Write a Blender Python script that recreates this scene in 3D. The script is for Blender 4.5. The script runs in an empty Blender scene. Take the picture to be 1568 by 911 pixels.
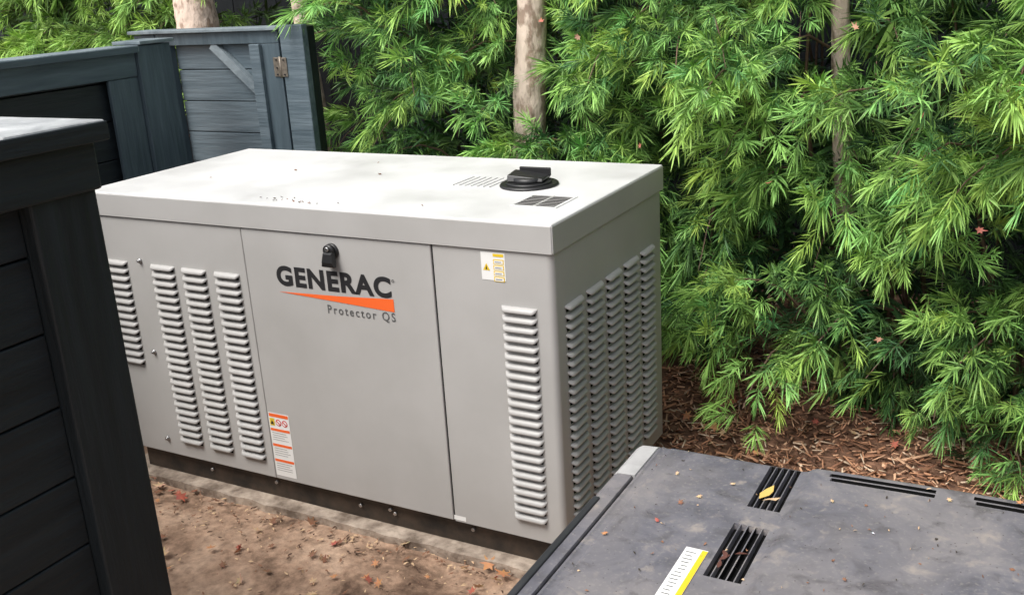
import bpy, bmesh, math, random
import numpy as np
from mathutils import Vector, Matrix, noise as mnoise
random.seed(7); rng=np.random.default_rng(11)
scene=bpy.context.scene
col=scene.collection

# ---------------------------------------------------------------- materials
def new_mat(name):
    m=bpy.data.materials.new(name); m.use_nodes=True
    nt=m.node_tree; b=nt.nodes['Principled BSDF']
    return m,nt,b
def mat(name,c,rough=0.5,c2=None,scale=8.0,stretch=(1,1,1),bump=0.0,bscale=None,metal=0.0,detail=6,lo=0.35,hi=0.65,spec=0.5,rvar=0.0):
    m,nt,b=new_mat(name)
    b.inputs['Base Color'].default_value=(*c,1); b.inputs['Roughness'].default_value=rough
    b.inputs['Metallic'].default_value=metal; b.inputs['Specular IOR Level'].default_value=spec
    tc=nt.nodes.new('ShaderNodeTexCoord'); mp=nt.nodes.new('ShaderNodeMapping')
    mp.inputs['Scale'].default_value=stretch
    nt.links.new(tc.outputs['Object'],mp.inputs['Vector'])
    if c2 is not None:
        n=nt.nodes.new('ShaderNodeTexNoise'); n.inputs['Scale'].default_value=scale; n.inputs['Detail'].default_value=detail
        n.inputs['Roughness'].default_value=0.6
        nt.links.new(mp.outputs[0],n.inputs['Vector'])
        r=nt.nodes.new('ShaderNodeValToRGB')
        r.color_ramp.elements[0].position=lo; r.color_ramp.elements[0].color=(*c,1)
        r.color_ramp.elements[1].position=hi; r.color_ramp.elements[1].color=(*c2,1)
        nt.links.new(n.outputs['Fac'],r.inputs['Fac']); nt.links.new(r.outputs['Color'],b.inputs['Base Color'])
        if rvar:
            mr=nt.nodes.new('ShaderNodeMapRange'); mr.inputs['From Min'].default_value=lo; mr.inputs['From Max'].default_value=hi
            mr.inputs['To Min'].default_value=rough-rvar; mr.inputs['To Max'].default_value=rough+rvar
            nt.links.new(n.outputs['Fac'],mr.inputs['Value']); nt.links.new(mr.outputs[0],b.inputs['Roughness'])
    if bump:
        n2=nt.nodes.new('ShaderNodeTexNoise'); n2.inputs['Scale'].default_value=bscale or scale*3; n2.inputs['Detail'].default_value=8
        nt.links.new(mp.outputs[0],n2.inputs['Vector'])
        bp=nt.nodes.new('ShaderNodeBump'); bp.inputs['Strength'].default_value=bump; bp.inputs['Distance'].default_value=0.01
        nt.links.new(n2.outputs['Fac'],bp.inputs['Height']); nt.links.new(bp.outputs[0],b.inputs['Normal'])
    return m

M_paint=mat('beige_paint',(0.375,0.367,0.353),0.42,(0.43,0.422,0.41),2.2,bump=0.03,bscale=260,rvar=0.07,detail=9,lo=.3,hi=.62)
M_top=mat('beige_paint_skylit',(0.53,0.527,0.515),0.42,(0.63,0.628,0.62),3.2,bump=0.03,bscale=200,rvar=0.08,lo=.3,hi=.56,detail=10)  # the panel paint again, skylight on the roof brightened into its colour
M_black=mat('black_plastic',(0.012,0.012,0.013),0.45)
M_slot=mat('dark_slot',(0.006,0.006,0.006),0.9,spec=0.1)
M_skid=mat('skid_steel',(0.016,0.014,0.012),0.6,(0.06,0.042,0.03),12)
M_conc=mat('concrete',(0.16,0.12,0.09),0.9,(0.50,0.41,0.33),14,bump=0.6,bscale=60)
M_white=mat('white_vinyl',(0.78,0.78,0.76),0.4)
M_yellow=mat('yellow_vinyl',(0.75,0.52,0.03),0.4)
M_orange=mat('orange_vinyl',(0.85,0.14,0.03),0.45)
M_red=mat('red_vinyl',(0.6,0.03,0.03),0.45)
M_ink=mat('black_ink',(0.02,0.02,0.022),0.5)
M_inkg=mat('grey_ink',(0.10,0.10,0.10),0.5)
M_metal=mat('zinc_metal',(0.45,0.45,0.45),0.35,metal=0.9)
M_hinge=mat('hinge_metal',(0.16,0.14,0.11),0.5,(0.26,0.22,0.18),60,metal=0.6)
def wood(name,c,c2,st): return mat(name,c,0.6,c2,6,stretch=st,bump=0.45,bscale=16,spec=0.4,lo=.3,hi=.75)
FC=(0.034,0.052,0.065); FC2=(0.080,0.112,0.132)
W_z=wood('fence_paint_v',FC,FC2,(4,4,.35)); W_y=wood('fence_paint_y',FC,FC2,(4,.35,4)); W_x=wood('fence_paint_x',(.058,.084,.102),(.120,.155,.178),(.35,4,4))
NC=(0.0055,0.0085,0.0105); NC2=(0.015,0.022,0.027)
N_z=wood('shaded_fence_paint_v',NC,NC2,(4,4,.35)); N_y=wood('shaded_fence_paint_y',NC,NC2,(4,.35,4)); N_x=wood('shaded_fence_paint_x',NC,NC2,(.35,4,4))  # darkened copy of the fence paint; shade is baked into its colour
N_cap=mat('weathered_cap',(0.20,0.21,0.215),0.6,(0.50,0.51,0.51),7,stretch=(1,1,1),bump=0.5,bscale=40)
F_cap=mat('worn_cap',(0.10,0.13,0.15),0.6,(0.20,0.24,0.26),7,bump=0.4,bscale=40)
M_back=mat('dark_back_fence',(0.006,0.009,0.012),0.85,(0.014,0.02,0.026),5,stretch=(4,4,.3))
M_bark=mat('bark',(0.36,0.26,0.20),0.9,(0.74,0.60,0.50),24,stretch=(1,1,.5),bump=1.0,bscale=34,lo=.40,hi=.52,detail=10)

def attr_mat(name,rough=0.5,spec=0.4):
    m,nt,b=new_mat(name)
    a=nt.nodes.new('ShaderNodeAttribute'); a.attribute_name='Col'
    nt.links.new(a.outputs['Color'],b.inputs['Base Color'])
    b.inputs['Roughness'].default_value=rough; b.inputs['Specular IOR Level'].default_value=spec
    return m
M_leaf=attr_mat('needle_leaf',0.48,0.32)
M_dry=attr_mat('dry_leaf',0.7,0.3)
M_chip=attr_mat('wood_chip',0.85,0.2)

# ---------------------------------------------------------------- helpers
def empty(name):
    e=bpy.data.objects.new(name,None); col.objects.link(e); e.empty_display_size=0.1; return e
def add(name,me,mats,parent=None):
    o=bpy.data.objects.new(name,me); col.objects.link(o)
    for m in (mats if isinstance(mats,(list,tuple)) else [mats]): me.materials.append(m)
    if parent: o.parent=parent
    return o
def box(name,x0,x1,y0,y1,z0,z1,m,parent=None,bev=0.003,seg=2,jit=0.0):
    bm=bmesh.new(); bmesh.ops.create_cube(bm,size=1)
    for v in bm.verts:
        v.co=Vector(((x0+x1)/2+v.co.x*(x1-x0),(y0+y1)/2+v.co.y*(y1-y0),(z0+z1)/2+v.co.z*(z1-z0)))
        if jit: v.co+=Vector((random.uniform(-jit,jit),random.uniform(-jit,jit),random.uniform(-jit,jit)))
    if bev: bmesh.ops.bevel(bm,geom=bm.edges[:],offset=bev,segments=seg,affect='EDGES',profile=0.5)
    me=bpy.data.meshes.new(name); bm.to_mesh(me); bm.free()
    return add(name,me,m,parent)
def polymesh(name,V,F,m,parent=None,mi=None,smooth=False):
    me=bpy.data.meshes.new(name); me.from_pydata(V,[],F); 
    o=add(name,me,m,parent)
    if mi: me.polygons.foreach_set('material_index',mi)
    if smooth: me.polygons.foreach_set('use_smooth',[True]*len(me.polygons))
    me.update(); return o
def big_mesh(name,V,polys_idx,sizes,colors,mats,parent=None,mi=None):
    me=bpy.data.meshes.new(name)
    me.vertices.add(len(V)); me.vertices.foreach_set('co',V.astype(np.float32).ravel())
    me.loops.add(len(polys_idx)); me.loops.foreach_set('vertex_index',polys_idx.astype(np.int32))
    me.polygons.add(len(sizes)); st=np.concatenate([[0],np.cumsum(sizes)[:-1]]).astype(np.int32)
    me.polygons.foreach_set('loop_start',st); me.polygons.foreach_set('loop_total',sizes.astype(np.int32))
    if mi is not None: me.polygons.foreach_set('material_index',mi.astype(np.int32))
    me.update(calc_edges=True); me.validate()
    a=me.color_attributes.new('Col','FLOAT_COLOR','POINT')
    c=np.ones((len(V),4),np.float32); c[:,:3]=colors; a.data.foreach_set('color',c.ravel())
    return add(name,me,mats,parent)
def cyl(name,c,r,h,axis,m,parent=None,seg=32,bev=0.001,r2=None):
    bm=bmesh.new(); bmesh.ops.create_cone(bm,cap_ends=True,segments=seg,radius1=r,radius2=r if r2 is None else r2,depth=h)
    if bev: bmesh.ops.bevel(bm,geom=[e for e in bm.edges if len(e.link_faces)==2 and any(len(f.verts)>4 for f in e.link_faces)],offset=bev,segments=2,affect='EDGES')
    R=Vector((0,0,1)).rotation_difference(Vector(axis)).to_matrix().to_4x4()
    bmesh.ops.transform(bm,matrix=Matrix.Translation(c)@R,verts=bm.verts)
    me=bpy.data.meshes.new(name); bm.to_mesh(me); bm.free()
    for p in me.polygons: p.use_smooth=len(p.vertices)<=4
    return add(name,me,m,parent)

# ---------------------------------------------------------------- generator
gen=empty('standby_generator')
L,W=1.947,0.889; ZB,ZT,ZL=0.125,1.173,1.083
box('cabinet_core',-L+.01,-.012,.012,W-.01,ZB,ZL+.01,M_paint,gen,bev=.012,seg=3)
box('left_panel',-L,-1.1915,0,.02,ZB,ZL-.002,M_paint,gen,bev=.0035,seg=3)
box('door_panel',-1.1885,-.4165,-.001,.02,ZB+.001,ZL-.003,M_paint,gen,bev=.0035,seg=3)
def bent():
    r=.022; pts=[(-.4105,0.02),(-.4105,.003),(-.4075,0)]
    pts.append((-r,0))
    for i in range(1,8):
        a=math.pi/2*i/8; pts.append((-r+r*math.sin(a),r-r*math.cos(a)))
    pts+= [(0,r),(0,W-r)]
    for i in range(1,6):
        a=math.pi/2*i/5; pts.append((-r+r*math.cos(a),W-r+r*math.sin(a)))
    pts+=[(-L+.02,W),(-L,W-.02),(-L,.021)]
    V=[(x,y,z) for z in (ZB,ZL-.002) for x,y in pts]; n=len(pts)
    F=[(i,i+1,n+i+1,n+i) for i in range(n-1)]
    o=polymesh('side_panel',V,F,M_paint,gen,smooth=True)
    md=o.modifiers.new('es','EDGE_SPLIT'); md.split_angle=math.radians(40)
bent()
box('door_gap',-.4158,-.4112,.006,.02,ZB,ZL-.003,M_slot,gen,bev=0)
box('lid_gap',-L+.006,-.006,.006,W-.006,ZL-.006,ZL+.004,M_slot,gen,bev=0)
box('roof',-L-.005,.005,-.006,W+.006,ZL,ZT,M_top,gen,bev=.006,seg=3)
box('roof_apron_front',-L-.003,.003,-.0075,-.0045,ZL+.001,ZT-.007,M_paint,gen,bev=.001)
box('roof_apron_side',.0045,.0065,-.004,W+.004,ZL+.001,ZT-.007,M_paint,gen,bev=.0008)
def louvers(name,origin,u,n,cols,ztop,counts,pitch=.0304,m=M_paint):
    V=[];F=[];mi=[]
    u=Vector(u);n=Vector(n);o=Vector(origin)
    prof=[(0,0),(.0065,-.0010),(.0138,-.0055),(.0165,-.0110),(.0165,-.0155),(.0156,-.0168)]
    for (a,b),cnt,zt in zip(cols,counts,ztop):
        w=b-a
        st=[(0,0),(.003,.45),(.008,.85),(.014,1),(w-.014,1),(w-.008,.85),(w-.003,.45),(w,0)]
        for k in range(cnt):
            z0=zt-k*pitch; base=len(V)
            for (s,f) in st:
                for (d,dz) in prof:
                    V.append(o+u*(a+s)+n*(d*f+.0004)+Vector((0,0,z0+dz*(.35+.65*f))))
            P=len(prof)
            for i in range(len(st)-1):
                for j in range(P-1):
                    F.append((base+i*P+j,base+i*P+j+1,base+(i+1)*P+j+1,base+(i+1)*P+j)); mi.append(0)
            b2=len(V)
            for (s,dz) in [(.005,-.0140),(w-.005,-.0140),(w-.007,-.0240),(.007,-.0240)]:
                V.append(o+u*(a+s)+n*.0012+Vector((0,0,z0+dz)))
            F.append((b2,b2+1,b2+2,b2+3)); mi.append(1)  # black strip: louver slot plus the shadow below its lip, painted in
    o=polymesh(name,[tuple(v) for v in V],F,[m,M_slot],gen,mi=mi,smooth=True)
louvers('front_louvers',(0,0,0),(1,0,0),(0,-1,0),[(-1.9,-1.785),(-1.660,-1.540),(-1.503,-1.384),(-1.343,-1.224)],[.912]*4,[14,24,24,24])
louvers('right_louvers',(0,0,0),(1,0,0),(0,-1,0),[(-.177,-.057)],[.912],[24])
louvers('side_louvers',(0,0,0),(0,1,0),(1,0,0),[(.067,.185),(.220,.337),(.370,.487),(.520,.640),(.672,.792)],[.907]*5,[24]*5)
sc=[(-1.713,.92),(-1.724,.557),(-1.734,.191)]
for i,(x,z) in enumerate(sc):
    cyl('screw_%d'%i,(x,-.004,z),.009,.008,(0,-1,0),M_metal,gen,12)
    cyl('screw_head_%d'%i,(x,-.010,z),.006,.008,(0,-1,0),M_metal,gen,6)
cyl('latch_base',(-.799,-.006,1.030),.027,.012,(0,-1,0),M_black,gen,24,.002)
cyl('latch_boss',(-.799,-.018,1.036),.020,.018,(0,-1,0),M_black,gen,24,.003)
def latch():
    V=[];w0,w1=.017,.026
    pr=[(-.010,1.040,w0),(-.034,1.030,w0),(-.040,1.000,.020),(-.036,.984,w1),(-.022,.982,w1),(-.014,1.005,.02)]
    for (y,z,w) in pr: V+= [(-.797-w,y,z),(-.797+w,y,z)]
    n=len(pr); F=[(2*i,2*i+1,2*((i+1)%n)+1,2*((i+1)%n)) for i in range(n)]
    F+=[tuple(2*i for i in range(n)),tuple(2*i+1 for i in reversed(range(n)))]
    o=polymesh('latch_handle',V,F,M_black,gen); b=o.modifiers.new('b','BEVEL'); b.width=.003; b.segments=2
latch()
cyl('latch_key',(-.799,-.029,1.042),.008,.006,(0,-1,0),M_metal,gen,16)
def text(name,s,x0,x1,z0,z1,y,m,off=0.0,space=1.0):
    cu=bpy.data.curves.new(name,'FONT'); cu.body=s; cu.size=1; cu.offset=off; cu.space_character=space; cu.fill_mode='BOTH'
    cu.resolution_u=6
    o=bpy.data.objects.new(name,cu); col.objects.link(o)
    dg=bpy.context.evaluated_depsgraph_get(); me=bpy.data.meshes.new_from_object(o.evaluated_get(dg))
    bpy.data.objects.remove(o)
    xs=[v.co.x for v in me.vertices]; ys=[v.co.y for v in me.vertices]
    ax,bx,ay,by=min(xs),max(xs),min(ys),max(ys)
    for v in me.vertices:
        a=(v.co.x-ax)/(bx-ax); b=(v.co.y-ay)/(by-ay)
        v.co=Vector((x0+a*(x1-x0),y,z0+b*(z1-z0)))
    me.materials.clear()
    return add(name,me,m,gen)
text('brand_lettering','GENERAC',-1.052,-.578,.890,.962,-.0022,M_ink,off=.042,space=1.12)
text('registered_mark','o',-.573,-.563,.945,.955,-.0022,M_ink)
text('model_lettering','Protector QS',-.846,-.572,.806,.842,-.0022,M_inkg,off=.012,space=1.35)
def sheet(name,pts,y,m,parent=gen): 
    return polymesh(name,[(x,y,z) for x,z in pts],[tuple(range(len(pts)))],m,parent)
sheet('brand_swoosh',[(-1.052,.867),(-.573,.845),(-.573,.889),(-.80,.876)],-.0022,M_orange)
def rect(name,x0,x1,z0,z1,y,m,parent=gen): return sheet(name,[(x0,z0),(x1,z0),(x1,z1),(x0,z1)],y,m,parent)
rect('label_top',-.238,-.156,.988,1.074,-.0010,M_white)
rect('label_top_yel1',-.196,-.160,1.062,1.071,-.0018,M_yellow)
for i in range(4):
    z=1.052-i*.018
    rect('label_top_row%d'%i,-.196,-.160,z-.013,z+.002,-.0016,M_yellow)
    rect('label_top_roww%d'%i,-.193,-.163,z-.011,z-.001,-.0021,M_white)
    rect('label_top_txt%d'%i,-.190,-.168,z-.007,z-.005,-.0026,M_inkg)
sheet('label_top_tri',[(-.232,1.018),(-.208,1.018),(-.220,1.040)],-.0018,M_yellow)
sheet('label_top_tri_mark',[(-.223,1.021),(-.217,1.021),(-.220,1.034)],-.0024,M_ink)
lx0,lx1=-1.183,-1.088
rect('label_low',lx0,lx1,.142,.396,-.0020,M_white)
rect('label_low_head',lx0+.003,lx1-.003,.380,.393,-.0028,M_orange)
rect('label_low_sq',lx0+.004,lx0+.026,.345,.374,-.0028,M_yellow)
sheet('label_low_tri',[(lx0+.007,.350),(lx0+.023,.350),(lx0+.015,.368)],-.0034,M_ink)
for i,cx in enumerate((lx0+.044,lx0+.073)):
    a=[(cx+.013*math.cos(t),.359+.013*math.sin(t)) for t in np.linspace(0,2*math.pi,24,endpoint=False)]
    sheet('label_low_ring%d'%i,a,-.0028,M_red)
    a=[(cx+.0095*math.cos(t),.359+.0095*math.sin(t)) for t in np.linspace(0,2*math.pi,24,endpoint=False)]
    sheet('label_low_ringin%d'%i,a,-.0033,M_white)
    sheet('label_low_bar%d'%i,[(cx-.009,.364),(cx-.006,.367),(cx+.009,.354),(cx+.006,.351)],-.0038,M_red)
for i,z in enumerate((.334,.272,.210)):
    rect('label_low_div%d'%i,lx0+.003,lx1-.003,z-.010,z,-.0028,M_orange)
    for k in range(4):
        rect('label_low_t%d_%d'%(i,k),lx0+.008,lx1-.012-random.random()*.03,z-.019-k*.009,z-.0175-k*.009,-.0026,M_inkg)
rect('label_small',-.412,-.366,.131,.148,-.0012,M_white)
cx,cy=-.31,.465
cyl('exhaust_flange',(cx,cy,ZT+.004),.100,.010,(0,0,1),M_black,gen,48,.003)
cyl('exhaust_ring',(cx,cy,ZT+.011),.078,.008,(0,0,1),M_black,gen,48,.002)
cyl('exhaust_collar',(cx,cy,ZT+.020),.055,.020,(0,0,1),M_black,gen,32,.002)
def cap():
    V=[(-.070,-.045,.018),(.055,-.05,.018),(.060,.045,.018),(-.065,.05,.018),
       (-.070,-.035,.040),(.055,-.045,.028),(.06,.04,.030),(-.065,.045,.044)]
    a=math.radians(12)
    V=[(cx+x*math.cos(a)-y*math.sin(a),cy+.01+x*math.sin(a)+y*math.cos(a),ZT+z) for x,y,z in V]
    F=[(0,3,2,1),(4,5,6,7),(0,1,5,4),(1,2,6,5),(2,3,7,6),(3,0,4,7)]
    o=polymesh('exhaust_cap',V,F,M_black,gen); b=o.modifiers.new('b','BEVEL'); b.width=.003; b.segments=2
cap()
box('cap_flap',cx-.060,cx+.058,cy+.045,cy+.055,ZT+.024,ZT+.052,M_black,gen,bev=.003)
gx0,gx1,gy0,gy1=-.222,-.075,.18,.33
M_grille=mat('grille_metal',(0.30,0.29,0.28),0.5)
box('grille_recess',gx0,gx1,gy0,gy1,ZT-.002,ZT+.001,M_slot,gen,bev=0)
for i,(a,b,c,d) in enumerate([(gx0-.006,gx1+.006,gy0-.006,gy0+.004),(gx0-.006,gx1+.006,gy1-.004,gy1+.006),(gx0-.006,gx0+.004,gy0+.004,gy1-.004),(gx1-.004,gx1+.006,gy0+.004,gy1-.004),((gx0+gx1)/2-.004,(gx0+gx1)/2+.004,gy0+.004,gy1-.004)]):
    box('grille_frame%d'%i,a,b,c,d,ZT,ZT+.003,M_top if i<4 else M_paint,gen,bev=.0008)
for i in range(7):
    y=gy0+.018+i*.019
    box('grille_bar%d'%i,gx0+.004,gx1-.004,y,y+.004,ZT+.001,ZT+.0025,M_grille,gen,bev=.0005)
for i in range(7):
    x=-.585+i*.024
    box('roof_slot%d'%i,x,x+.012,.40,.55,ZT-.001,ZT+.003,M_top,gen,bev=.0015)
    box('roof_slot_dark%d'%i,x+.012,x+.0134,.405,.545,ZT-.001,ZT+.0008,M_grille,gen,bev=0)
box('skid_front',-L+.03,-.03,.035,.075,.022,ZB,M_skid,gen)
box('skid_back',-L+.03,-.03,W-.08,W-.04,.022,ZB,M_skid,gen)
box('skid_end',-.075,-.031,.075,W-.08,.022,ZB,M_skid,gen)
box('skid_floor',-L+.03,-.075,.075,W-.08,.085,ZB-.001,M_skid,gen,bev=0)
for i,x in enumerate((-1.55,-1.22,-.83,-.70,-.68,-.36)):
    cyl('skid_bolt%d'%i,(x,.030,.075+.012*(i%2)),.007,.012,(0,-1,0),M_metal,gen,6)
def pad():
    bm=bmesh.new(); bmesh.ops.create_grid(bm,x_segments=80,y_segments=30,size=.5)
    for v in bm.verts:
        ex=abs(abs(v.co.x)-.5)<1e-4 or abs(abs(v.co.y)-.5)<1e-4
        x=-L-.06+(v.co.x+.5)*(L+.12); y=-.030+(v.co.y+.5)*(W+.090)
        n=mnoise.noise(Vector((x*9,y*9,1)))
        v.co=Vector((x+(n*.008 if ex else 0),y+(mnoise.noise(Vector((x*11,3,2)))*.016 if ex else 0),.022+n*.0015))
    r=bmesh.ops.extrude_edge_only(bm,edges=[e for e in bm.edges if e.is_boundary])
    for v in [g for g in r['geom'] if isinstance(g,bmesh.types.BMVert)]: v.co.z=-.05
    me=bpy.data.meshes.new('concrete_pad'); bm.to_mesh(me); bm.free(); add('concrete_pad',me,M_conc)
pad()

# ---------------------------------------------------------------- second machine (dark lid)
mach=empty('utility_enclosure')
def lid_mat():
    m,nt,b=new_mat('dusty_lid_plastic')
    tc=nt.nodes.new('ShaderNodeTexCoord'); LK=nt.links.new
    def nz(s,d,dist=0,r=.6):
        n=nt.nodes.new('ShaderNodeTexNoise'); n.inputs['Scale'].default_value=s; n.inputs['Detail'].default_value=d; n.inputs['Roughness'].default_value=r; n.inputs['Distortion'].default_value=dist
        LK(tc.outputs['Object'],n.inputs['Vector']); return n
    n=nz(6,10,.8,.68); n3=nz(15,8,.5,.60); n4=nz(120,4); n6=nz(3.2,3,.4,.5); v=nt.nodes.new('ShaderNodeTexVoronoi'); v.inputs['Scale'].default_value=60
    LK(tc.outputs['Object'],v.inputs['Vector'])
    r=nt.nodes.new('ShaderNodeValToRGB'); e=r.color_ramp.elements
    e[0].position=.32; e[0].color=(.088,.086,.102,1); e[1].position=.70; e[1].color=(.22,.205,.21,1)
    x=e.new(.5); x.color=(.135,.132,.152,1)
    LK(n.outputs['Fac'],r.inputs['Fac'])
    def over(prev,fac,lo,hi,c,amt=1.0):
        rr=nt.nodes.new('ShaderNodeValToRGB'); a,bb=rr.color_ramp.elements; A=(amt,amt,amt,1)
        if lo<hi: a.position=lo;a.color=(0,0,0,1);bb.position=hi;bb.color=A
        else: a.position=hi;a.color=A;bb.position=lo;bb.color=(0,0,0,1)
        LK(fac,rr.inputs['Fac']); mx=nt.nodes.new('ShaderNodeMix'); mx.data_type='RGBA'; mx.inputs[7].default_value=(*c,1)
        LK(rr.outputs[0],mx.inputs[0]); LK(prev,mx.inputs[6]); return mx.outputs[2]
    o=over(r.outputs[0],n6.outputs['Fac'],.46,.66,(.23,.21,.205),.5)
    o=over(o,n3.outputs['Fac'],.58,.70,(.36,.31,.26),.55)
    o=over(o,n3.outputs['Fac'],.46,.34,(.07,.063,.068),.5)
    o=over(o,n4.outputs['Fac'],.56,.72,(.27,.25,.235),.6)
    o=over(o,v.outputs['Distance'],.11,.06,(.04,.03,.025),.8)
    LK(o,b.inputs['Base Color'])
    mr=nt.nodes.new('ShaderNodeMapRange'); mr.inputs['From Min'].default_value=.3; mr.inputs['From Max'].default_value=.7; mr.inputs['To Min'].default_value=.26; mr.inputs['To Max'].default_value=.6
    LK(n3.outputs['Fac'],mr.inputs['Value']); LK(mr.outputs[0],b.inputs['Roughness'])
    bp=nt.nodes.new('ShaderNodeBump'); bp.inputs['Strength'].default_value=.2; bp.inputs['Distance'].default_value=.003
    LK(n3.outputs['Fac'],bp.inputs['Height']); LK(bp.outputs[0],b.inputs['Normal'])
    return m
M_lid=lid_mat()
M_lg=mat('light_grey_plastic',(0.32,0.315,0.315),0.5,(0.46,0.455,0.45),10)
M_body=mat('enclosure_body',(0.020,0.021,0.024),0.5,(0.035,0.035,0.04),6)
lX0,lX1,lY0,lY1=.462,1.64,-1.14,-.352
def ss(a,b,x):
    t=min(1,max(0,(x-a)/(b-a))); return t*t*(3-2*t)
def lidz(x,y):
    z=.740+.014*ss(.812,.838,x)
    z+=.006*math.sin(max(0,min(1,(x-.84)/.8))*math.pi)
    z-=.003*ss(.468,.476,x)*(1-ss(.486,.494,x))
    R=.035; d=min(lX1-x,lY1-y,y-lY0)
    if d<R: z-=R-math.sqrt(max(0,R*R-(R-d)**2))
    if x-lX0<.006: z-=.004
    return z
SL=[]
def slots_y(x0,x1,y0,y1,n):
    w=(x1-x0)/n
    for i in range(n): SL.append((x0+w*i+w*.11,x0+w*i+w*.89,y0,y1))
slots_y(.733,.805,-.575,-.378,5); slots_y(.728,.804,-.858,-.652,5)
for a,b in ((.872,1.09),(1.165,1.39),(1.44,1.58)):
    SL.append((a,b,-.406,-.392)); SL.append((a+.005,b,-.426,-.412))
xs=sorted(set(list(np.linspace(lX0,lX1,110))+list(np.linspace(lX1-.035,lX1,10))+list(np.linspace(lX0+.003,.50,16))+[round(v+e,5) for s in SL for v,e in ((s[0],-.0006),(s[0],.0006),(s[1],-.0006),(s[1],.0006))]))
ys=sorted(set(list(np.linspace(lY0,lY1,80))+list(np.linspace(lY1-.035,lY1,12))+list(np.linspace(lY0,lY0+.035,12))+[round(v+e,5) for s in SL for v,e in ((s[2],-.0006),(s[2],.0006),(s[3],-.0006),(s[3],.0006))]))
def inslot(x,y): return any(s[0]<x<s[1] and s[2]<y<s[3] for s in SL)
V=[(x,y,lidz(x,y)-(.014 if inslot(x,y) else 0)) for y in ys for x in xs]; nx=len(xs); ny=len(ys)
F=[];mi=[]
for j in range(ny-1):
    for i in range(nx-1):
        F.append((j*nx+i,j*nx+i+1,(j+1)*nx+i+1,(j+1)*nx+i)); mi.append(1 if inslot((xs[i]+xs[i+1])/2,(ys[j]+ys[j+1])/2) else 0)
lt=polymesh('lid_top',V,F,[M_lid,M_slot],mach,mi=mi,smooth=True)
md=lt.modifiers.new('es','EDGE_SPLIT'); md.split_angle=math.radians(50)
box('lid_skirt',lX0+.001,lX1,lY0,lY1-.001,.62,.706,M_lid,mach,bev=.0)
def rim(name,y0,y1,m,z=.737,x0=.404,x1=.456):
    pr=[(x0,.63),(x0,z-.018),(x0+.004,z-.008),(x0+.014,z-.001),(x1-.002,z+.001),(x1,z-.004),(x1,.63)]
    ysx=np.linspace(y0,y1,14); V=[];
    for y in ysx:
        k=0
        if y>lY1-.04: k=(.04-math.sqrt(max(0,.04**2-(y-(lY1-.04))**2)))
        for (x,zz) in pr:
            V.append((x+ (k*.6 if x<.43 else 0),y,zz-(k if zz>.64 else 0)*.8))
    n=len(pr); F=[(j*n+i,j*n+i+1,(j+1)*n+i+1,(j+1)*n+i) for j in range(len(ysx)-1) for i in range(n-1)]
    F+=[tuple(range(n)),tuple((len(ysx)-1)*n+i for i in reversed(range(n)))]
    polymesh(name,V,F,m,mach)
rim('rim_light',-.535,lY1,M_lg,x1=.461)
rim('rim_dark',lY0,-.538,M_lid)
box('rim_trim',.412,.428,lY0+.01,-.66,.728,.7415,M_body,mach,bev=.003)
box('body',.43,1.61,lY0+.03,lY1-.03,.03,.63,M_body,mach,bev=.01)
box('body_base',.42,1.62,lY0+.02,lY1-.02,0,.07,M_skid,mach,bev=.005)
for k in range(9):
    box('body_louver%d'%k,.424,.432,-.95,-.55,.2+.035*k,.215+.035*k,M_body,mach,bev=.003)
def quad_z(name,cx,cy,w,h,ang,z,m):
    a=math.radians(ang); P=[]
    for sx,sy in ((-1,-1),(1,-1),(1,1),(-1,1)):
        x=sx*w/2;y=sy*h/2; P.append((cx+x*math.cos(a)-y*math.sin(a),cy+x*math.sin(a)+y*math.cos(a),z))
    polymesh(name,P,[(0,1,2,3)],m,mach)
quad_z('sticker',.6915,-.895,.046,.235,0,.7412,M_white)
quad_z('sticker_band',.7085,-.895,.0115,.229,0,.7420,M_yellow)
for k in range(16): quad_z('sticker_txt%d'%k,.684+random.uniform(-.002,.002),-.795-k*.0125,random.uniform(.012,.022),.0022,0,.7420,M_inkg)

# ---------------------------------------------------------------- fences
def near_fence():
    f=empty('sky_blocking_fence'); X=-.27
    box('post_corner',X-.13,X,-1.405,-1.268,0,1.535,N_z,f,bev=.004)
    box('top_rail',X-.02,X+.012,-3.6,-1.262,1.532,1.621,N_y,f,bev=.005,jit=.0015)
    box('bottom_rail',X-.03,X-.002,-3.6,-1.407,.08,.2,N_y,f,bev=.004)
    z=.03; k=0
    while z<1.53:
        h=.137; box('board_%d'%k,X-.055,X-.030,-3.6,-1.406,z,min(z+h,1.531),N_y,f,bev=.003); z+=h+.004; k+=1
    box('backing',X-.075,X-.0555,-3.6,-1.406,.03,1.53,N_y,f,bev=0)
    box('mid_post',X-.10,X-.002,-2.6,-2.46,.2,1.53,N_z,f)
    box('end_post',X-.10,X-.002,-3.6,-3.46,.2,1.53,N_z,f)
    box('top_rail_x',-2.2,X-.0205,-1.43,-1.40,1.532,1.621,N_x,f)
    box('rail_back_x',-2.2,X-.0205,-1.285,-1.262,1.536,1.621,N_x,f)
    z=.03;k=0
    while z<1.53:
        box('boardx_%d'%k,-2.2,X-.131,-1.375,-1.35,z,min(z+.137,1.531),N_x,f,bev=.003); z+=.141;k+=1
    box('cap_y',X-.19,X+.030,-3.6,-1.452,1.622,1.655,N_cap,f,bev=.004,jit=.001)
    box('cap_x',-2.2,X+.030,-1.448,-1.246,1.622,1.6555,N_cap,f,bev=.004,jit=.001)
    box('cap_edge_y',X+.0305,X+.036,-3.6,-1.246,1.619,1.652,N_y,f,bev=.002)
near_fence()
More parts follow.
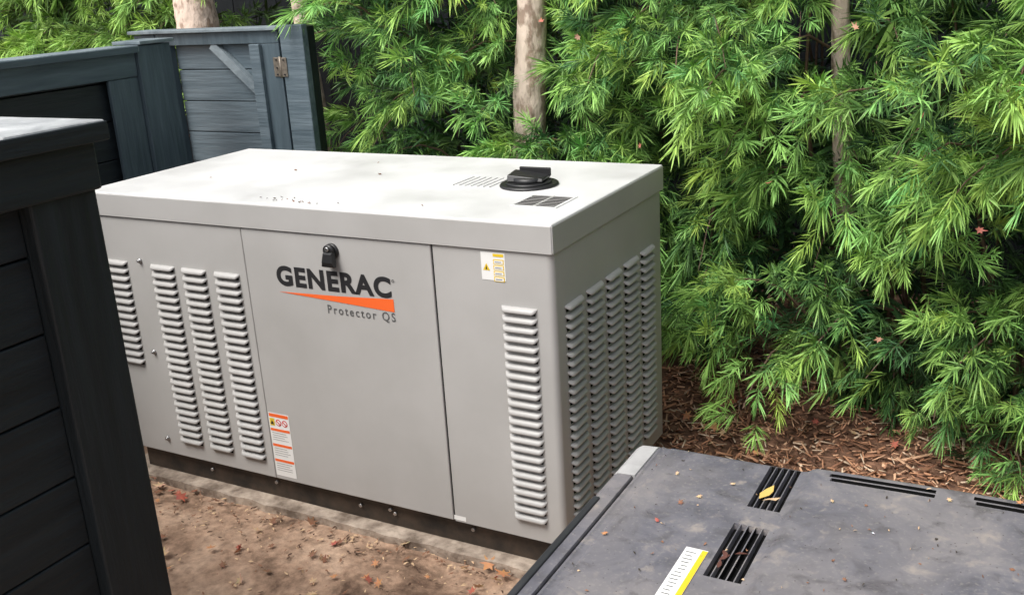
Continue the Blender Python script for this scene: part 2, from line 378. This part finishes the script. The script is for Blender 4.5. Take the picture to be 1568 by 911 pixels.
def far_fence():
    f=empty('sky_blocking_fence'); X=-2.33
    box('post',X-.12,X+.02,.675,.865,0,1.645,W_z,f,bev=.004)
    box('stile',X-.02,X,.515,.672,0.05,1.515,W_z,f,bev=.004)
    box('top_rail',X-.02,X+.004,-1.45,.673,1.516,1.618,W_y,f,bev=.004)
    box('cap',X-.14,X+.030,-1.47,.68,1.620,1.648,F_cap,f,bev=.004)
    box('cap_edge',X+.0305,X+.035,-1.47,.67,1.618,1.644,W_y,f,bev=.001)
    box('post_cap',X-.14,X+.035,.683,.88,1.649,1.664,F_cap,f,bev=.003)
    z=.03;k=0
    while z<1.60:
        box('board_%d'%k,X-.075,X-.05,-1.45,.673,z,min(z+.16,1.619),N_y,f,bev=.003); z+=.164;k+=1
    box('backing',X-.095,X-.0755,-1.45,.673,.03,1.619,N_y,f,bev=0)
    box('mid_post',X-.02,X-.001,-.55,-.41,.05,1.514,W_z,f)
far_fence()
def gate():
    f=empty('wooden_gate'); Y=1.1
    box('post_left',-2.80,-2.66,Y+.0,Y+.12,0,1.665,W_z,f)
    box('top_rail',-2.655,-1.885,Y,Y+.035,1.612,1.668,W_z,f,bev=.003)
    box('cap',-2.82,-1.875,Y-.02,Y+.11,1.669,1.685,F_cap,f,bev=.003)
    box('stile_left',-2.655,-2.565,Y,Y+.035,.08,1.611,W_z,f)
    box('stile_right',-2.042,-1.885,Y,Y+.035,.08,1.611,W_z,f)
    box('stile_edge',-2.045,-1.985,Y-.022,Y-.001,.08,1.611,W_x,f)
    zs=[.06,.21,.36,.51,.66,.81,.96,1.05,1.197,1.346,1.495,1.611]
    for k in range(len(zs)-1): box('board_%d'%k,-2.565,-2.044,Y+.036,Y+.055,zs[k]+.002,zs[k+1]-.002,W_x,f,bev=.003)
    box('board_back',-2.565,-2.044,Y+.056,Y+.062,.06,1.61,W_z,f,bev=0)
    p0=Vector((-2.30,Y+.004,1.611)); p1=Vector((-2.046,Y+.004,1.395)); d=(p1-p0).normalized(); n=Vector((-d.z,0,d.x))*.021
    V=[]; 
    for yy in (0,.03):
        for p,s in ((p0,1),(p1,1),(p1,-1),(p0,-1)): V.append(tuple(p+n*s+Vector((0,yy,0))))
    polymesh('brace',V,[(0,1,2,3),(7,6,5,4),(0,4,5,1),(1,5,6,2),(2,6,7,3),(3,7,4,0)],F_cap,f)
    box('hinge_post',-1.866,-1.735,Y-.01,Y+.03,0,1.69,W_x,f,bev=.004)
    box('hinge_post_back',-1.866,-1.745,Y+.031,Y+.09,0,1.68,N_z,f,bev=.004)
    box('hinge_leaf_a',-1.925,-1.880,Y-.005,Y-.001,1.465,1.55,M_hinge,f,bev=.001)
    box('hinge_leaf_b',-1.872,-1.840,Y-.015,Y-.011,1.465,1.55,M_hinge,f,bev=.001)
    cyl('hinge_pin',(-1.876,Y-.014,1.507),.006,.095,(0,0,1),M_hinge,f,12)
    for i,(x,z) in enumerate([(-1.905,1.475),(-1.905,1.505),(-1.905,1.54),(-1.855,1.475),(-1.855,1.54)]):
        cyl('hinge_screw%d'%i,(x,Y-.008-(.01 if x>-1.87 else 0),z),.004,.006,(0,-1,0),M_black,f,8)
gate()
def back_fence_and_blocker():
    f=empty('sky_blocking_fence'); Y=3.3
    x=-7.5;k=0
    while x<3.2:
        box('board_%d'%k,x,x+.20,Y,Y+.025,0,2.6+.01*(k%3),M_back,f,bev=.003); x+=.206;k+=1
    box('rail',-7.5,3.2,Y+.03,Y+.07,2.2,2.3,M_back,f); box('rail_low',-7.5,3.2,Y+.03,Y+.07,.3,.4,M_back,f)
    f=empty('sky_blocking_fence'); y=-2.6;k=0  # added unseen fence, blocks sky light from the generator's right side
    while y<3.25:
        box('board_%d'%k,2.75,2.775,y,y+.20,0,2.8+.01*(k%3),M_back,f,bev=.003); y+=.206;k+=1
    box('rail',2.78,2.82,-2.6,3.25,2.2,2.3,M_back,f)
back_fence_and_blocker()

# ---------------------------------------------------------------- ground
def ground():
    m,nt,b=new_mat('ground_soil')
    tc=nt.nodes.new('ShaderNodeTexCoord'); L_=nt.links.new
    def nz(s,d=8,dist=0,r=.6):
        n=nt.nodes.new('ShaderNodeTexNoise'); n.inputs['Scale'].default_value=s; n.inputs['Detail'].default_value=d; n.inputs['Distortion'].default_value=dist; n.inputs['Roughness'].default_value=r
        L_(tc.outputs['Object'],n.inputs['Vector']); return n
    n1=nz(2.9,10,.8,.66); r=nt.nodes.new('ShaderNodeValToRGB'); e=r.color_ramp.elements
    e[0].position=.34; e[0].color=(.12,.072,.048,1); e[1].position=.64; e[1].color=(.52,.365,.26,1)
    x=e.new(.46); x.color=(.36,.235,.16,1)
    L_(n1.outputs['Fac'],r.inputs['Fac'])
    n2=nz(34,8); r2=nt.nodes.new('ShaderNodeValToRGB'); r2.color_ramp.elements[0].position=.3; r2.color_ramp.elements[0].color=(.6,.6,.6,1); r2.color_ramp.elements[1].position=.7; r2.color_ramp.elements[1].color=(1.2,1.2,1.2,1)
    L_(n2.outputs['Fac'],r2.inputs['Fac'])
    mul=nt.nodes.new('ShaderNodeMix'); mul.data_type='RGBA'; mul.blend_type='MULTIPLY'; mul.inputs[0].default_value=1
    L_(r.outputs[0],mul.inputs[6]); L_(r2.outputs[0],mul.inputs[7])
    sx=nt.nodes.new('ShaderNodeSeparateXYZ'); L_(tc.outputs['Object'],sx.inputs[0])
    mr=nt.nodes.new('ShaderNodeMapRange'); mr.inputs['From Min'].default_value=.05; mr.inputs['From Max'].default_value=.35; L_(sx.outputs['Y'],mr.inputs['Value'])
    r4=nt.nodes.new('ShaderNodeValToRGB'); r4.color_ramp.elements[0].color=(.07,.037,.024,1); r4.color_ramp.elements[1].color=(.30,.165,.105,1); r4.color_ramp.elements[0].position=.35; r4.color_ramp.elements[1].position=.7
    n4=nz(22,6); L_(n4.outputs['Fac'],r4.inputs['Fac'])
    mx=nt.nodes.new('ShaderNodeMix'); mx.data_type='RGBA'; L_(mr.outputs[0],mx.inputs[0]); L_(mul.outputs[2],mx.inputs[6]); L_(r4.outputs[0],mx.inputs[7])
    L_(mx.outputs[2],b.inputs['Base Color']); b.inputs['Roughness'].default_value=.85; b.inputs['Specular IOR Level'].default_value=.3
    bp=nt.nodes.new('ShaderNodeBump'); bp.inputs['Strength'].default_value=.7; bp.inputs['Distance'].default_value=.015
    n5=nz(18,10); L_(n5.outputs['Fac'],bp.inputs['Height']); L_(bp.outputs[0],b.inputs['Normal'])
    xs=np.concatenate([[-60,-20,-8],np.arange(-4,4.01,.04),[8,20,60]]); ys=np.concatenate([[-60,-20,-8],np.arange(-3,3.61,.04),[8,20,60]])
    V=[];
    for y in ys:
        for x in xs:
            h=mnoise.noise(Vector((x*1.7,y*1.7,0)))*.012+mnoise.noise(Vector((x*7,y*7,3)))*.004-.008
            if abs(x)>4.1 or abs(y)>3.7: h=-.01
            V.append((float(x),float(y),h))
    nx=len(xs); F=[(j*nx+i,j*nx+i+1,(j+1)*nx+i+1,(j+1)*nx+i) for j in range(len(ys)-1) for i in range(nx-1)]
    polymesh('ground',V,F,m,None,smooth=True)
ground()

def mulch(N=15000):
    X=rng.uniform(-.3,2.6,N); Y=rng.uniform(-.25,3.0,N)
    k=(rng.random(N)<np.clip((Y-.0)/.3,0.05,1)); X=X[k];Y=Y[k]; n=len(X)
    Ln=rng.gamma(2.2,.014,n)+.010; Wd=rng.uniform(.003,.008,n)*(1+Ln*8); T=rng.uniform(.0015,.004,n)
    a=rng.uniform(0,2*math.pi,n); tilt=rng.normal(0,.28,n); tilt2=rng.normal(0,.4,n)
    d=np.stack([np.cos(a)*np.cos(tilt),np.sin(a)*np.cos(tilt),np.sin(tilt)],1)
    s=np.stack([-np.sin(a),np.cos(a),tilt2],1); s/=np.linalg.norm(s,axis=1)[:,None]
    u=np.cross(d,s); u/=np.linalg.norm(u,axis=1)[:,None]
    P=np.stack([X,Y,rng.uniform(-.002,.022,n)],1)
    V=np.zeros((n,8,3)); i=0
    for c in (-1,1):
        for (p,q) in ((-1,-1),(1,-.7),(1,.7),(-1,1)):
            V[:,i]=P+d*(p*Ln/2)[:,None]+s*(q*Wd/2)[:,None]+u*(c*T/2)[:,None]; i+=1
    fc=np.array([[4,5,6,7],[0,3,2,1],[0,1,5,4],[1,2,6,5],[2,3,7,6],[3,0,4,7]])
    idx=(np.arange(n)*8)[:,None,None]+fc[None]
    pal=np.array([(.48,.25,.145),(.60,.37,.235),(.28,.14,.085),(.72,.56,.41),(.14,.075,.05),(.54,.29,.18)])
    c=pal[rng.choice(6,n,p=[.26,.24,.18,.12,.10,.10])]*rng.uniform(.7,1.2,n)[:,None]
    big_mesh('mulch',V.reshape(-1,3),idx.ravel(),np.full(n*6,4),np.repeat(c,8,0),M_chip)
mulch()

# ---------------------------------------------------------------- foliage
def template(n,stemL,leafL,seed,half=.0025):
    r=np.random.default_rng(seed); V=[];TT=[];LID=[]
    for i in range(n):
        f=i/(n-1); s=stemL*f; ph=2.399*i+r.normal(0,.4)
        th=math.radians(70-50*f+r.normal(0,13)); Ln=leafL*(.70+.40*math.sin(math.pi*(.15+.75*f)))*r.uniform(.65,1.1)
        d=np.array([math.sin(th)*math.cos(ph),math.sin(th)*math.sin(ph),math.cos(th)])
        sd=np.cross(d,[0,0,1.]); sd/=np.linalg.norm(sd)+1e-9
        nn=np.cross(sd,d); ro=r.normal(0,.6); sd=sd*math.cos(ro)+nn*math.sin(ro)
        h=half*r.uniform(.8,1.25); b=np.array([0,0,s])
        curl=np.array([0,0,1.])*r.normal(.22,.18)+sd*r.normal(0,.10)
        pt=lambda t:b+d*Ln*t+curl*Ln*t*t
        V+=[pt(0),pt(.35)+sd*h,pt(.35)-sd*h,pt(.72)+sd*h*.8,pt(.72)-sd*h*.8,pt(1)]
        TT+=[0,.35,.35,.72,.72,1]; LID+=[i]*6
    return np.array(V),np.array(TT)*leafL,np.array(LID),n
TPL=[template(int(34+4*(k%3)),.085+.016*(k%4),.064+.008*(k%3),100+k) for k in range(7)]
TPB=[template(16,.10,.085,200+k,half=.006) for k in range(3)]
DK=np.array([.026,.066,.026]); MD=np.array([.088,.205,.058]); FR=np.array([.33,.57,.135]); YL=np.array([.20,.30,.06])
def foliage_arrays(P,A,S,T,yellow=0.0,tpl=None):
    tpl=tpl or TPL
    n=len(P); A=A/np.linalg.norm(A,axis=1)[:,None]
    ref=rng.normal(size=(n,3)); X=np.cross(ref,A); X/=np.linalg.norm(X,axis=1)[:,None]; Y=np.cross(A,X)
    ch=rng.integers(0,len(tpl),n); Vs=[];Cs=[]
    for k,(tv,tt,lid,nl) in enumerate(tpl):
        m=np.where(ch==k)[0]
        if len(m)==0: continue
        R=np.stack([X[m],Y[m],A[m]],2)
        v=np.einsum('nij,vj->nvi',R,tv)*S[m][:,None,None]+P[m][:,None,:]
        v[:,:,2]-= (tt**2*rng.uniform(1.2,5.0,(len(m),1)))*S[m][:,None]
        lr=rng.uniform(-.16,.16,(len(m),nl))[:,lid]
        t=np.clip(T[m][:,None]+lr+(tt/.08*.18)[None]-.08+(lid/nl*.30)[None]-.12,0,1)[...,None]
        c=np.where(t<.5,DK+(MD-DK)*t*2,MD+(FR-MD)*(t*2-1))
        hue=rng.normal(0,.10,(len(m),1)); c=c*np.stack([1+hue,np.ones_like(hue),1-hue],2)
        if yellow: c=c*(1-yellow)+ (c.sum(2,keepdims=True)*YL/.40)*yellow
        Vs.append(v.reshape(-1,3)); Cs.append(c.reshape(-1,3))
    V=np.concatenate(Vs);C=np.concatenate(Cs); nl=len(V)//6
    f=np.array([0,1,2,1,3,4,2,3,5,4]); idx=(np.arange(nl)*6)[:,None]+f[None]
    return V,idx.ravel(),np.tile(np.array([3,4,3]),nl),C
def twig_arrays(curves,base):
    V=[];I=[];S=[]
    for pts,r0,r1 in curves:
        n=len(pts)
        for i,p in enumerate(pts):
            r=r0+(r1-r0)*i/(n-1)
            tg=(pts[min(i+1,n-1)]-pts[max(i-1,0)]); tg/=np.linalg.norm(tg)+1e-9
            a=np.cross(tg,[.3,.2,1]); a/=np.linalg.norm(a)+1e-9; b=np.cross(tg,a)
            for k in range(5):
                q=2*math.pi*k/5; V.append(p+(a*math.cos(q)+b*math.sin(q))*r)
        for i in range(n-1):
            for k in range(5):
                k2=(k+1)%5; I+= [base+i*5+k,base+i*5+k2,base+(i+1)*5+k2,base+(i+1)*5+k]; S.append(4)
        base+=n*5
    return np.array(V),np.array(I),np.array(S)
TR1=(-.80,1.5); TR2=(.44,1.66)
def clear(p):
    x,y,z=p
    if z>1.22 and y<1.60 and abs(x-(TR1[0]+(y-TR1[1])*(-.515)))<.150: return False
    if z>1.42 and y<1.72 and abs(x-(TR2[0]+(y-TR2[1])*(-.2)))<.105: return False
    return True
def boughs(specs):
    P=[];A=[];S=[];T=[];tw=[]
    for (O,D,Lb,ns,tone,sc) in specs:
        D=D/np.linalg.norm(D); lat=np.cross(D,[0,0,1.]); lat/=np.linalg.norm(lat)
        up0=rng.uniform(.15,.60); dr=rng.uniform(.35,.85)
        cur=lambda t:O+D*Lb*t+np.array([0,0,1.])*Lb*(up0*t-dr*t*t)
        tan=lambda t:D+np.array([0,0,1.])*(up0-2*dr*t)
        if clear(cur(.7)) and clear(cur(.2)): tw.append(([cur(t) for t in (-.6,0,.35,.7,.95)],.0065,.0018))
        for k in range(ns):
            t=.12+.88*(k+rng.random())/ns; side=(1 if k%2 else -1)
            off=lat*side*rng.uniform(.0,.15)*(1.15-.75*t)+np.array([0,0,1.])*rng.normal(.0,.035)
            p=cur(t)+off
            if not clear(p): continue
            a=tan(t)*.65+lat*side*rng.uniform(.1,.8)*(1.2-t)+np.array([0,0,1.])*rng.uniform(-.05,.5)+rng.normal(0,.2,3)
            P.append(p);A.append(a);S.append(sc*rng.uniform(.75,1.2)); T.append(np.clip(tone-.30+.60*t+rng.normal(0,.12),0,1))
    return np.array(P),np.array(A),np.array(S),np.array(T),tw
def emit(name,specs,specs_back,yellow=0.0,extra=None):
    P,A,S,T,tw=boughs(specs); V,I,Z,C=foliage_arrays(P,A,S,T,yellow)
    P,A,S,T,tw2=boughs(specs_back); Vb,Ib,Zb,Cb=foliage_arrays(P,A,S,T,yellow,TPB)
    I=np.concatenate([I,Ib+len(V)]); V=np.concatenate([V,Vb]); Z=np.concatenate([Z,Zb]); C=np.concatenate([C,Cb])
    V2,I2,Z2=twig_arrays(tw+(extra or []),len(V))
    C2=np.tile(np.array([.16,.105,.075]),(len(V2),1))
    return big_mesh(name,np.concatenate([V,V2]),np.concatenate([I,I2]),np.concatenate([Z,Z2]),np.concatenate([C,C2]),[M_leaf])
def yf(x): return float(np.interp(x,[-2.2,-1.7,-.3,.3,.8,1.2,2.6],[1.72,1.60,1.62,1.58,1.38,1.25,1.15]))
def zmin(x): return float(np.interp(x,[-2,-.3,.30,.58,.80,2.6],[.52,.46,.47,.30,.10,.07]))
specs=[];specb=[]
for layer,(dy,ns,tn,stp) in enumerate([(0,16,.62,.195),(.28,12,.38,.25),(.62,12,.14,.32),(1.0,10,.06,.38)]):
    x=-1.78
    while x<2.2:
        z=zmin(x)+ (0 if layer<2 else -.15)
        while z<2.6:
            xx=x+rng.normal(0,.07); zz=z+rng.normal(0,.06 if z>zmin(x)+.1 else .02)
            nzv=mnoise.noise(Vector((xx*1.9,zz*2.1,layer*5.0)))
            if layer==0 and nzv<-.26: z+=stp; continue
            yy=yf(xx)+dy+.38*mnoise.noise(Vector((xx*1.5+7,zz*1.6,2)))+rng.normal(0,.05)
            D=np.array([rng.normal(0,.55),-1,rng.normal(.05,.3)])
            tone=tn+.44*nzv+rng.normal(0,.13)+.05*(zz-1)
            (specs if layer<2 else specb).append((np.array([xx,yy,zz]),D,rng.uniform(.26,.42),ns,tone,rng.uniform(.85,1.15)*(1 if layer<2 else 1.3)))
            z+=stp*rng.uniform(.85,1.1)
        x+=stp
stems=[]
for i in range(34):
    x=-1.7+i*.12+rng.normal(0,.04); y=yf(x)+rng.uniform(.25,.9)
    p=[np.array([x,y,-.02])]
    for k in range(6): p.append(p[-1]+np.array([rng.normal(0,.05),rng.normal(-.03,.05),.33]))
    stems.append((p,rng.uniform(.008,.018),.004))
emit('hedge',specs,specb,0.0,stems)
specs=[];specb=[]
for dy,ns,tn in ((0,14,.62),(.35,12,.25)):
    x=-7.0
    while x<-3.3:
        z=1.2
        while z<2.6:
            xx=x+rng.normal(0,.08); nzv=mnoise.noise(Vector((xx*1.7,z*2,9)))
            if nzv>-.3:
                (specs if dy==0 else specb).append((np.array([xx,2.35+dy+rng.normal(0,.08),z+rng.normal(0,.06)]),np.array([rng.normal(.1,.5),-1,rng.normal(.05,.3)]),rng.uniform(.28,.42),ns,tn+.25*nzv,1.15 if dy==0 else 1.5))
            z+=.25
        x+=.25
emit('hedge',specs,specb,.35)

def tree(pts,r0,r1,seed):
    r=np.random.default_rng(seed); nseg=24; V=[];F=[]
    P=[np.array(p,float) for p in pts]; NR=110
    ts=np.linspace(0,len(P)-1,NR)
    for i,t in enumerate(ts):
        k=min(int(t),len(P)-2); f=t-k; p=P[k]*(1-f)+P[k+1]*f; rr=r0+(r1-r0)*i/(NR-1)
        if p[2]<.15: rr*=1+.5*(.15-p[2])/.15
        for a in range(nseg):
            q=2*math.pi*a/nseg; n=mnoise.noise(Vector((math.cos(q)*1.6,math.sin(q)*1.6,p[2]*3+seed)))
            n2=mnoise.noise(Vector((math.cos(q)*5,math.sin(q)*5,p[2]*22+seed)))
            d=rr*(1+.10*n+.07*n2); V.append((p[0]+math.cos(q)*d,p[1]+math.sin(q)*d,p[2]))
    for i in range(NR-1):
        for a in range(nseg):
            b=(a+1)%nseg; F.append((i*nseg+a,i*nseg+b,(i+1)*nseg+b,(i+1)*nseg+a))
    V=np.array(V); I=np.array(F).ravel(); S=np.full(len(F),4)
    top=P[-1]; specs=[]; limbs=[]
    for k in range(8):
        a=2*math.pi*k/8+r.normal(0,.3); h=2.6+ (top[2]-2.6)*(k/8); fb=np.array([np.interp(h,[p[2] for p in P],[p[j] for p in P]) for j in range(3)])
        d=np.array([math.cos(a),math.sin(a),.6]); pl=[fb+d*s for s in (0,.25,.5,.7)]; limbs.append((pl,r0*.28,r0*.08))
        for s in (.5,.8):
            specs.append((fb+d*s+r.normal(0,.08,3),np.array([math.cos(a+r.normal(0,.8)),math.sin(a+r.normal(0,.8)),r.normal(.2,.3)]),.4,12,.5,1.7))
    for q in range(7): specs.append((top+r.normal(0,.1,3),np.array([r.normal(),r.normal(),.4]),.4,12,.55,1.7))
    Pp,A,Sc,T,tw=boughs(specs); fv,fi,fz,fc=foliage_arrays(Pp,A,Sc,T,0,TPB)
    v2,i2,z2=twig_arrays(limbs+tw,len(V)); V=np.concatenate([V,v2]); I=np.concatenate([I,i2]); S=np.concatenate([S,z2])
    nb=len(S); I=np.concatenate([I,fi+len(V)]); S=np.concatenate([S,fz]); C=np.concatenate([np.tile([.3,.2,.15],(len(V),1)),fc]); V=np.concatenate([V,fv])
    mi=np.concatenate([np.zeros(nb),np.ones(len(S)-nb)])
    o=big_mesh('tree',V,I,S,C,[M_bark,M_leaf],mi=mi)
    sm=np.zeros(len(o.data.polygons),bool); sm[:(NR-1)*nseg]=True; o.data.polygons.foreach_set('use_smooth',sm)
tree([(-.86,1.5,-.05),(-.855,1.5,1.1),(-.80,1.5,1.75),(-.76,1.53,2.6),(-.80,1.6,4.0)],.086,.045,1)
tree([(.50,2.05,-.05),(.46,1.75,1.1),(.44,1.66,1.8),(.46,1.70,2.6),(.43,1.8,3.6)],.044,.026,2)
tree([(-3.20,2.0,-.05),(-3.24,2.0,1.2),(-3.28,2.0,1.8),(-3.3,2.05,2.6),(-3.2,2.1,4.2)],.150,.08,3)
tree([(-2.43,2.0,-.05),(-2.45,2.0,1.2),(-2.50,2.0,1.8),(-2.55,2.05,2.6),(-2.5,2.1,3.6)],.055,.03,4)

# ---------------------------------------------------------------- fallen leaves & debris
def fallen():
    V=[];F=[];C=[]
    def leaf(x,y,z,s,c,tilt=.25,hang=False):
        a0=random.uniform(0,6.28); base=len(V)
        R=Matrix.Rotation(a0,3,'Z'); R=Matrix.Rotation(random.gauss(0,tilt),3,'X')@Matrix.Rotation(random.gauss(0,tilt),3,'Y')@R
        curl=random.uniform(.05,.35)
        if hang: R=Matrix.Rotation(math.radians(random.uniform(30,80)),3,'X')@Matrix.Rotation(random.uniform(-.8,.8),3,'Y')@R; curl=random.uniform(.4,.9)
        lob=[(0,-1.0,),(.25,-.3),(.85,-.45),(.5,.02),(.95,.5),(.35,.35),(0,1.05),(-.35,.35),(-.95,.5),(-.5,.02),(-.85,-.45),(-.25,-.3)]
        V.append((x,y,z+.003)); C.append(c)
        for (u,v) in lob:
            u*=random.uniform(.7,1.1); v*=random.uniform(.8,1.1)
            if hang: u*=.7
            p=R@Vector((u*s,v*s,(u*u+v*v)*s*curl*random.uniform(.6,1.2))); V.append((x+p.x,y+p.y,z+p.z)); C.append(tuple(k*random.uniform(.75,1.1) for k in c))
        for i in range(12): F.append((base,base+1+i,base+1+(i+1)%12))
    def spear(x,y,z,s,c,a=None):
        if a is None: a=random.uniform(0,6.28)
        d=Vector((math.cos(a),math.sin(a),0)); n=Vector((-d.y,d.x,0)); base=len(V)
        for t,w in ((0,0),(.35,.16),(.35,-.16),(.7,.12),(.7,-.12),(1,0)): p=d*s*t+n*s*w; V.append((x+p.x,y+p.y,z+random.uniform(.001,.006))); C.append(c)
        F.append((base,base+1,base+2)); F.append((base+1,base+3,base+4,base+2)); F.append((base+3,base+5,base+4))
    red=(.42,.12,.08); org=(.52,.24,.11); brn=(.24,.12,.07); tan=(.58,.40,.24); yel=(.62,.42,.12)
    pal=[red,org,brn,tan,brn,org,tan]
    for i in range(75):
        x=random.uniform(-1.98,-.05); y=-abs(random.gauss(0,.30))-.03; leaf(x,y,.004,random.uniform(.010,.026),random.choice(pal),.45)
    for x,y,s,c in [(-1.95,-.03,.035,brn),(-1.9,-.10,.03,org),(-1.82,-.02,.03,brn),(-.27,-.03,.036,org),(-.20,-.06,.032,org),(-1.35,-.42,.030,tan),(-1.22,-.33,.024,org),(-1.6,-.1,.034,red),(-1.0,-.05,.03,brn),(-1.75,-.07,.03,tan),(-1.88,-.03,.03,red),(-1.45,-.07,.026,brn),(-.6,-.04,.024,tan)]: leaf(x,y,.012,s,c,.35)
    for i in range(100): leaf(random.uniform(-.2,2.0),random.uniform(.3,2.6),.028,random.uniform(.015,.035),random.choice(pal+[red,yel]),.5)
    for i in range(800): spear(random.uniform(-2,-.05),random.uniform(-1.1,0) if i%2 else -abs(random.gauss(0,.12)),.0,random.uniform(.005,.026),random.choice([brn,(.08,.045,.03),tan]))
    for i in range(18):
        leaf(random.gauss(-1.0,.12),random.uniform(.03,.09),1.176,random.uniform(.003,.006),random.choice([brn,(.05,.03,.02)]),.3)
    for x,y,s in [(-1.35,.5,.008),(-.95,.5,.008),(-1.6,.3,.006),(-1.1,.7,.005),(-.5,.1,.005)]: leaf(x,y,1.176,s,brn,.3)
    def onlid(x,y,s,c): leaf(x,y,lidz(x,y)+.004,s,c,.3)
    for x,y,s,c in [(.60,-.62,.009,brn),(.63,-.58,.008,tan),(.90,-.52,.006,tan),(1.0,-.62,.004,(.7,.7,.7)),(1.12,-.43,.008,tan),(.5,-.8,.008,org),(.98,-.8,.006,brn),(.68,-.5,.007,tan),(.55,-.5,.006,tan),(1.25,-.39,.009,org),(.58,-.71,.008,(.45,.12,.09))]: onlid(x,y,s,c)
    spear(.752,-.545,.742,.070,yel,1.35); spear(.76,-.55,.745,.04,tan,.5)
    for x,y,a in [(.742,-.80,1.0),(.755,-.79,2.1),(.765,-.77,.4),(.75,-.83,1.7)]: spear(x,y,.741,.03,(.10,.04,.03),a)
    for i in range(130): x=random.uniform(.48,1.5);y=random.uniform(-1.05,-.38); spear(x,y,lidz(x,y),random.uniform(.003,.012),random.choice([brn,tan,(.05,.04,.03)]))
    for x,z in [(-.45,1.60),(-.62,1.66),(.30,1.05),(-.2,1.18),(.85,1.35),(.75,.55),(1.05,1.0),(.62,1.62),(-.1,1.4)]:
        leaf(x,yf(x)-.40+random.uniform(-.05,.05),z,random.uniform(.014,.024),random.choice([(.50,.17,.13),(.45,.25,.17),(.52,.19,.14)]),.5,True)
    V=np.array(V); idx=[];sz=[]
    for f in F: idx+=f; sz.append(len(f))
    big_mesh('fallen_leaves',V,np.array(idx),np.array(sz),np.array(C),[M_dry])
fallen()

# ---------------------------------------------------------------- light, world, camera
S=Vector((-.20,-.50,.84)).normalized()
sun=bpy.data.lights.new('sun','SUN'); sun.energy=3.0; sun.angle=math.radians(30); sun.color=(1,.975,.93)
so=bpy.data.objects.new('sun',sun); col.objects.link(so); so.rotation_euler=S.to_track_quat('Z','Y').to_euler(); so.location=S*10
w=bpy.data.worlds.new('World'); scene.world=w; w.use_nodes=True; nt=w.node_tree
sky=nt.nodes.new('ShaderNodeTexSky'); sky.sky_type='NISHITA'; sky.sun_disc=False
sky.sun_elevation=math.asin(S.z); sky.sun_rotation=math.atan2(S.x,S.y); sky.dust_density=4; sky.air_density=1.2
hs=nt.nodes.new('ShaderNodeHueSaturation'); hs.inputs['Saturation'].default_value=.40; hs.inputs['Value'].default_value=1.5
nt.links.new(sky.outputs[0],hs.inputs['Color']); bg=nt.nodes['Background']; nt.links.new(hs.outputs[0],bg.inputs['Color']); bg.inputs['Strength'].default_value=.15
cam=bpy.data.cameras.new('camera'); cam.sensor_width=36; cam.lens=35.27; cam.clip_start=.05; cam.clip_end=300
co=bpy.data.objects.new('camera',cam); col.objects.link(co)
r=Vector((.878,.4752,-.0581)).normalized(); bk=Vector((.4684,-.8276,.3096)).normalized(); u=bk.cross(r).normalized(); r=u.cross(bk)
M=Matrix(((r.x,u.x,bk.x,1.257),(r.y,u.y,bk.y,-2.468),(r.z,u.z,bk.z,1.863),(0,0,0,1))); co.matrix_world=M
scene.camera=co
scene.view_settings.view_transform='Standard'; scene.view_settings.look='None'; scene.view_settings.exposure=0
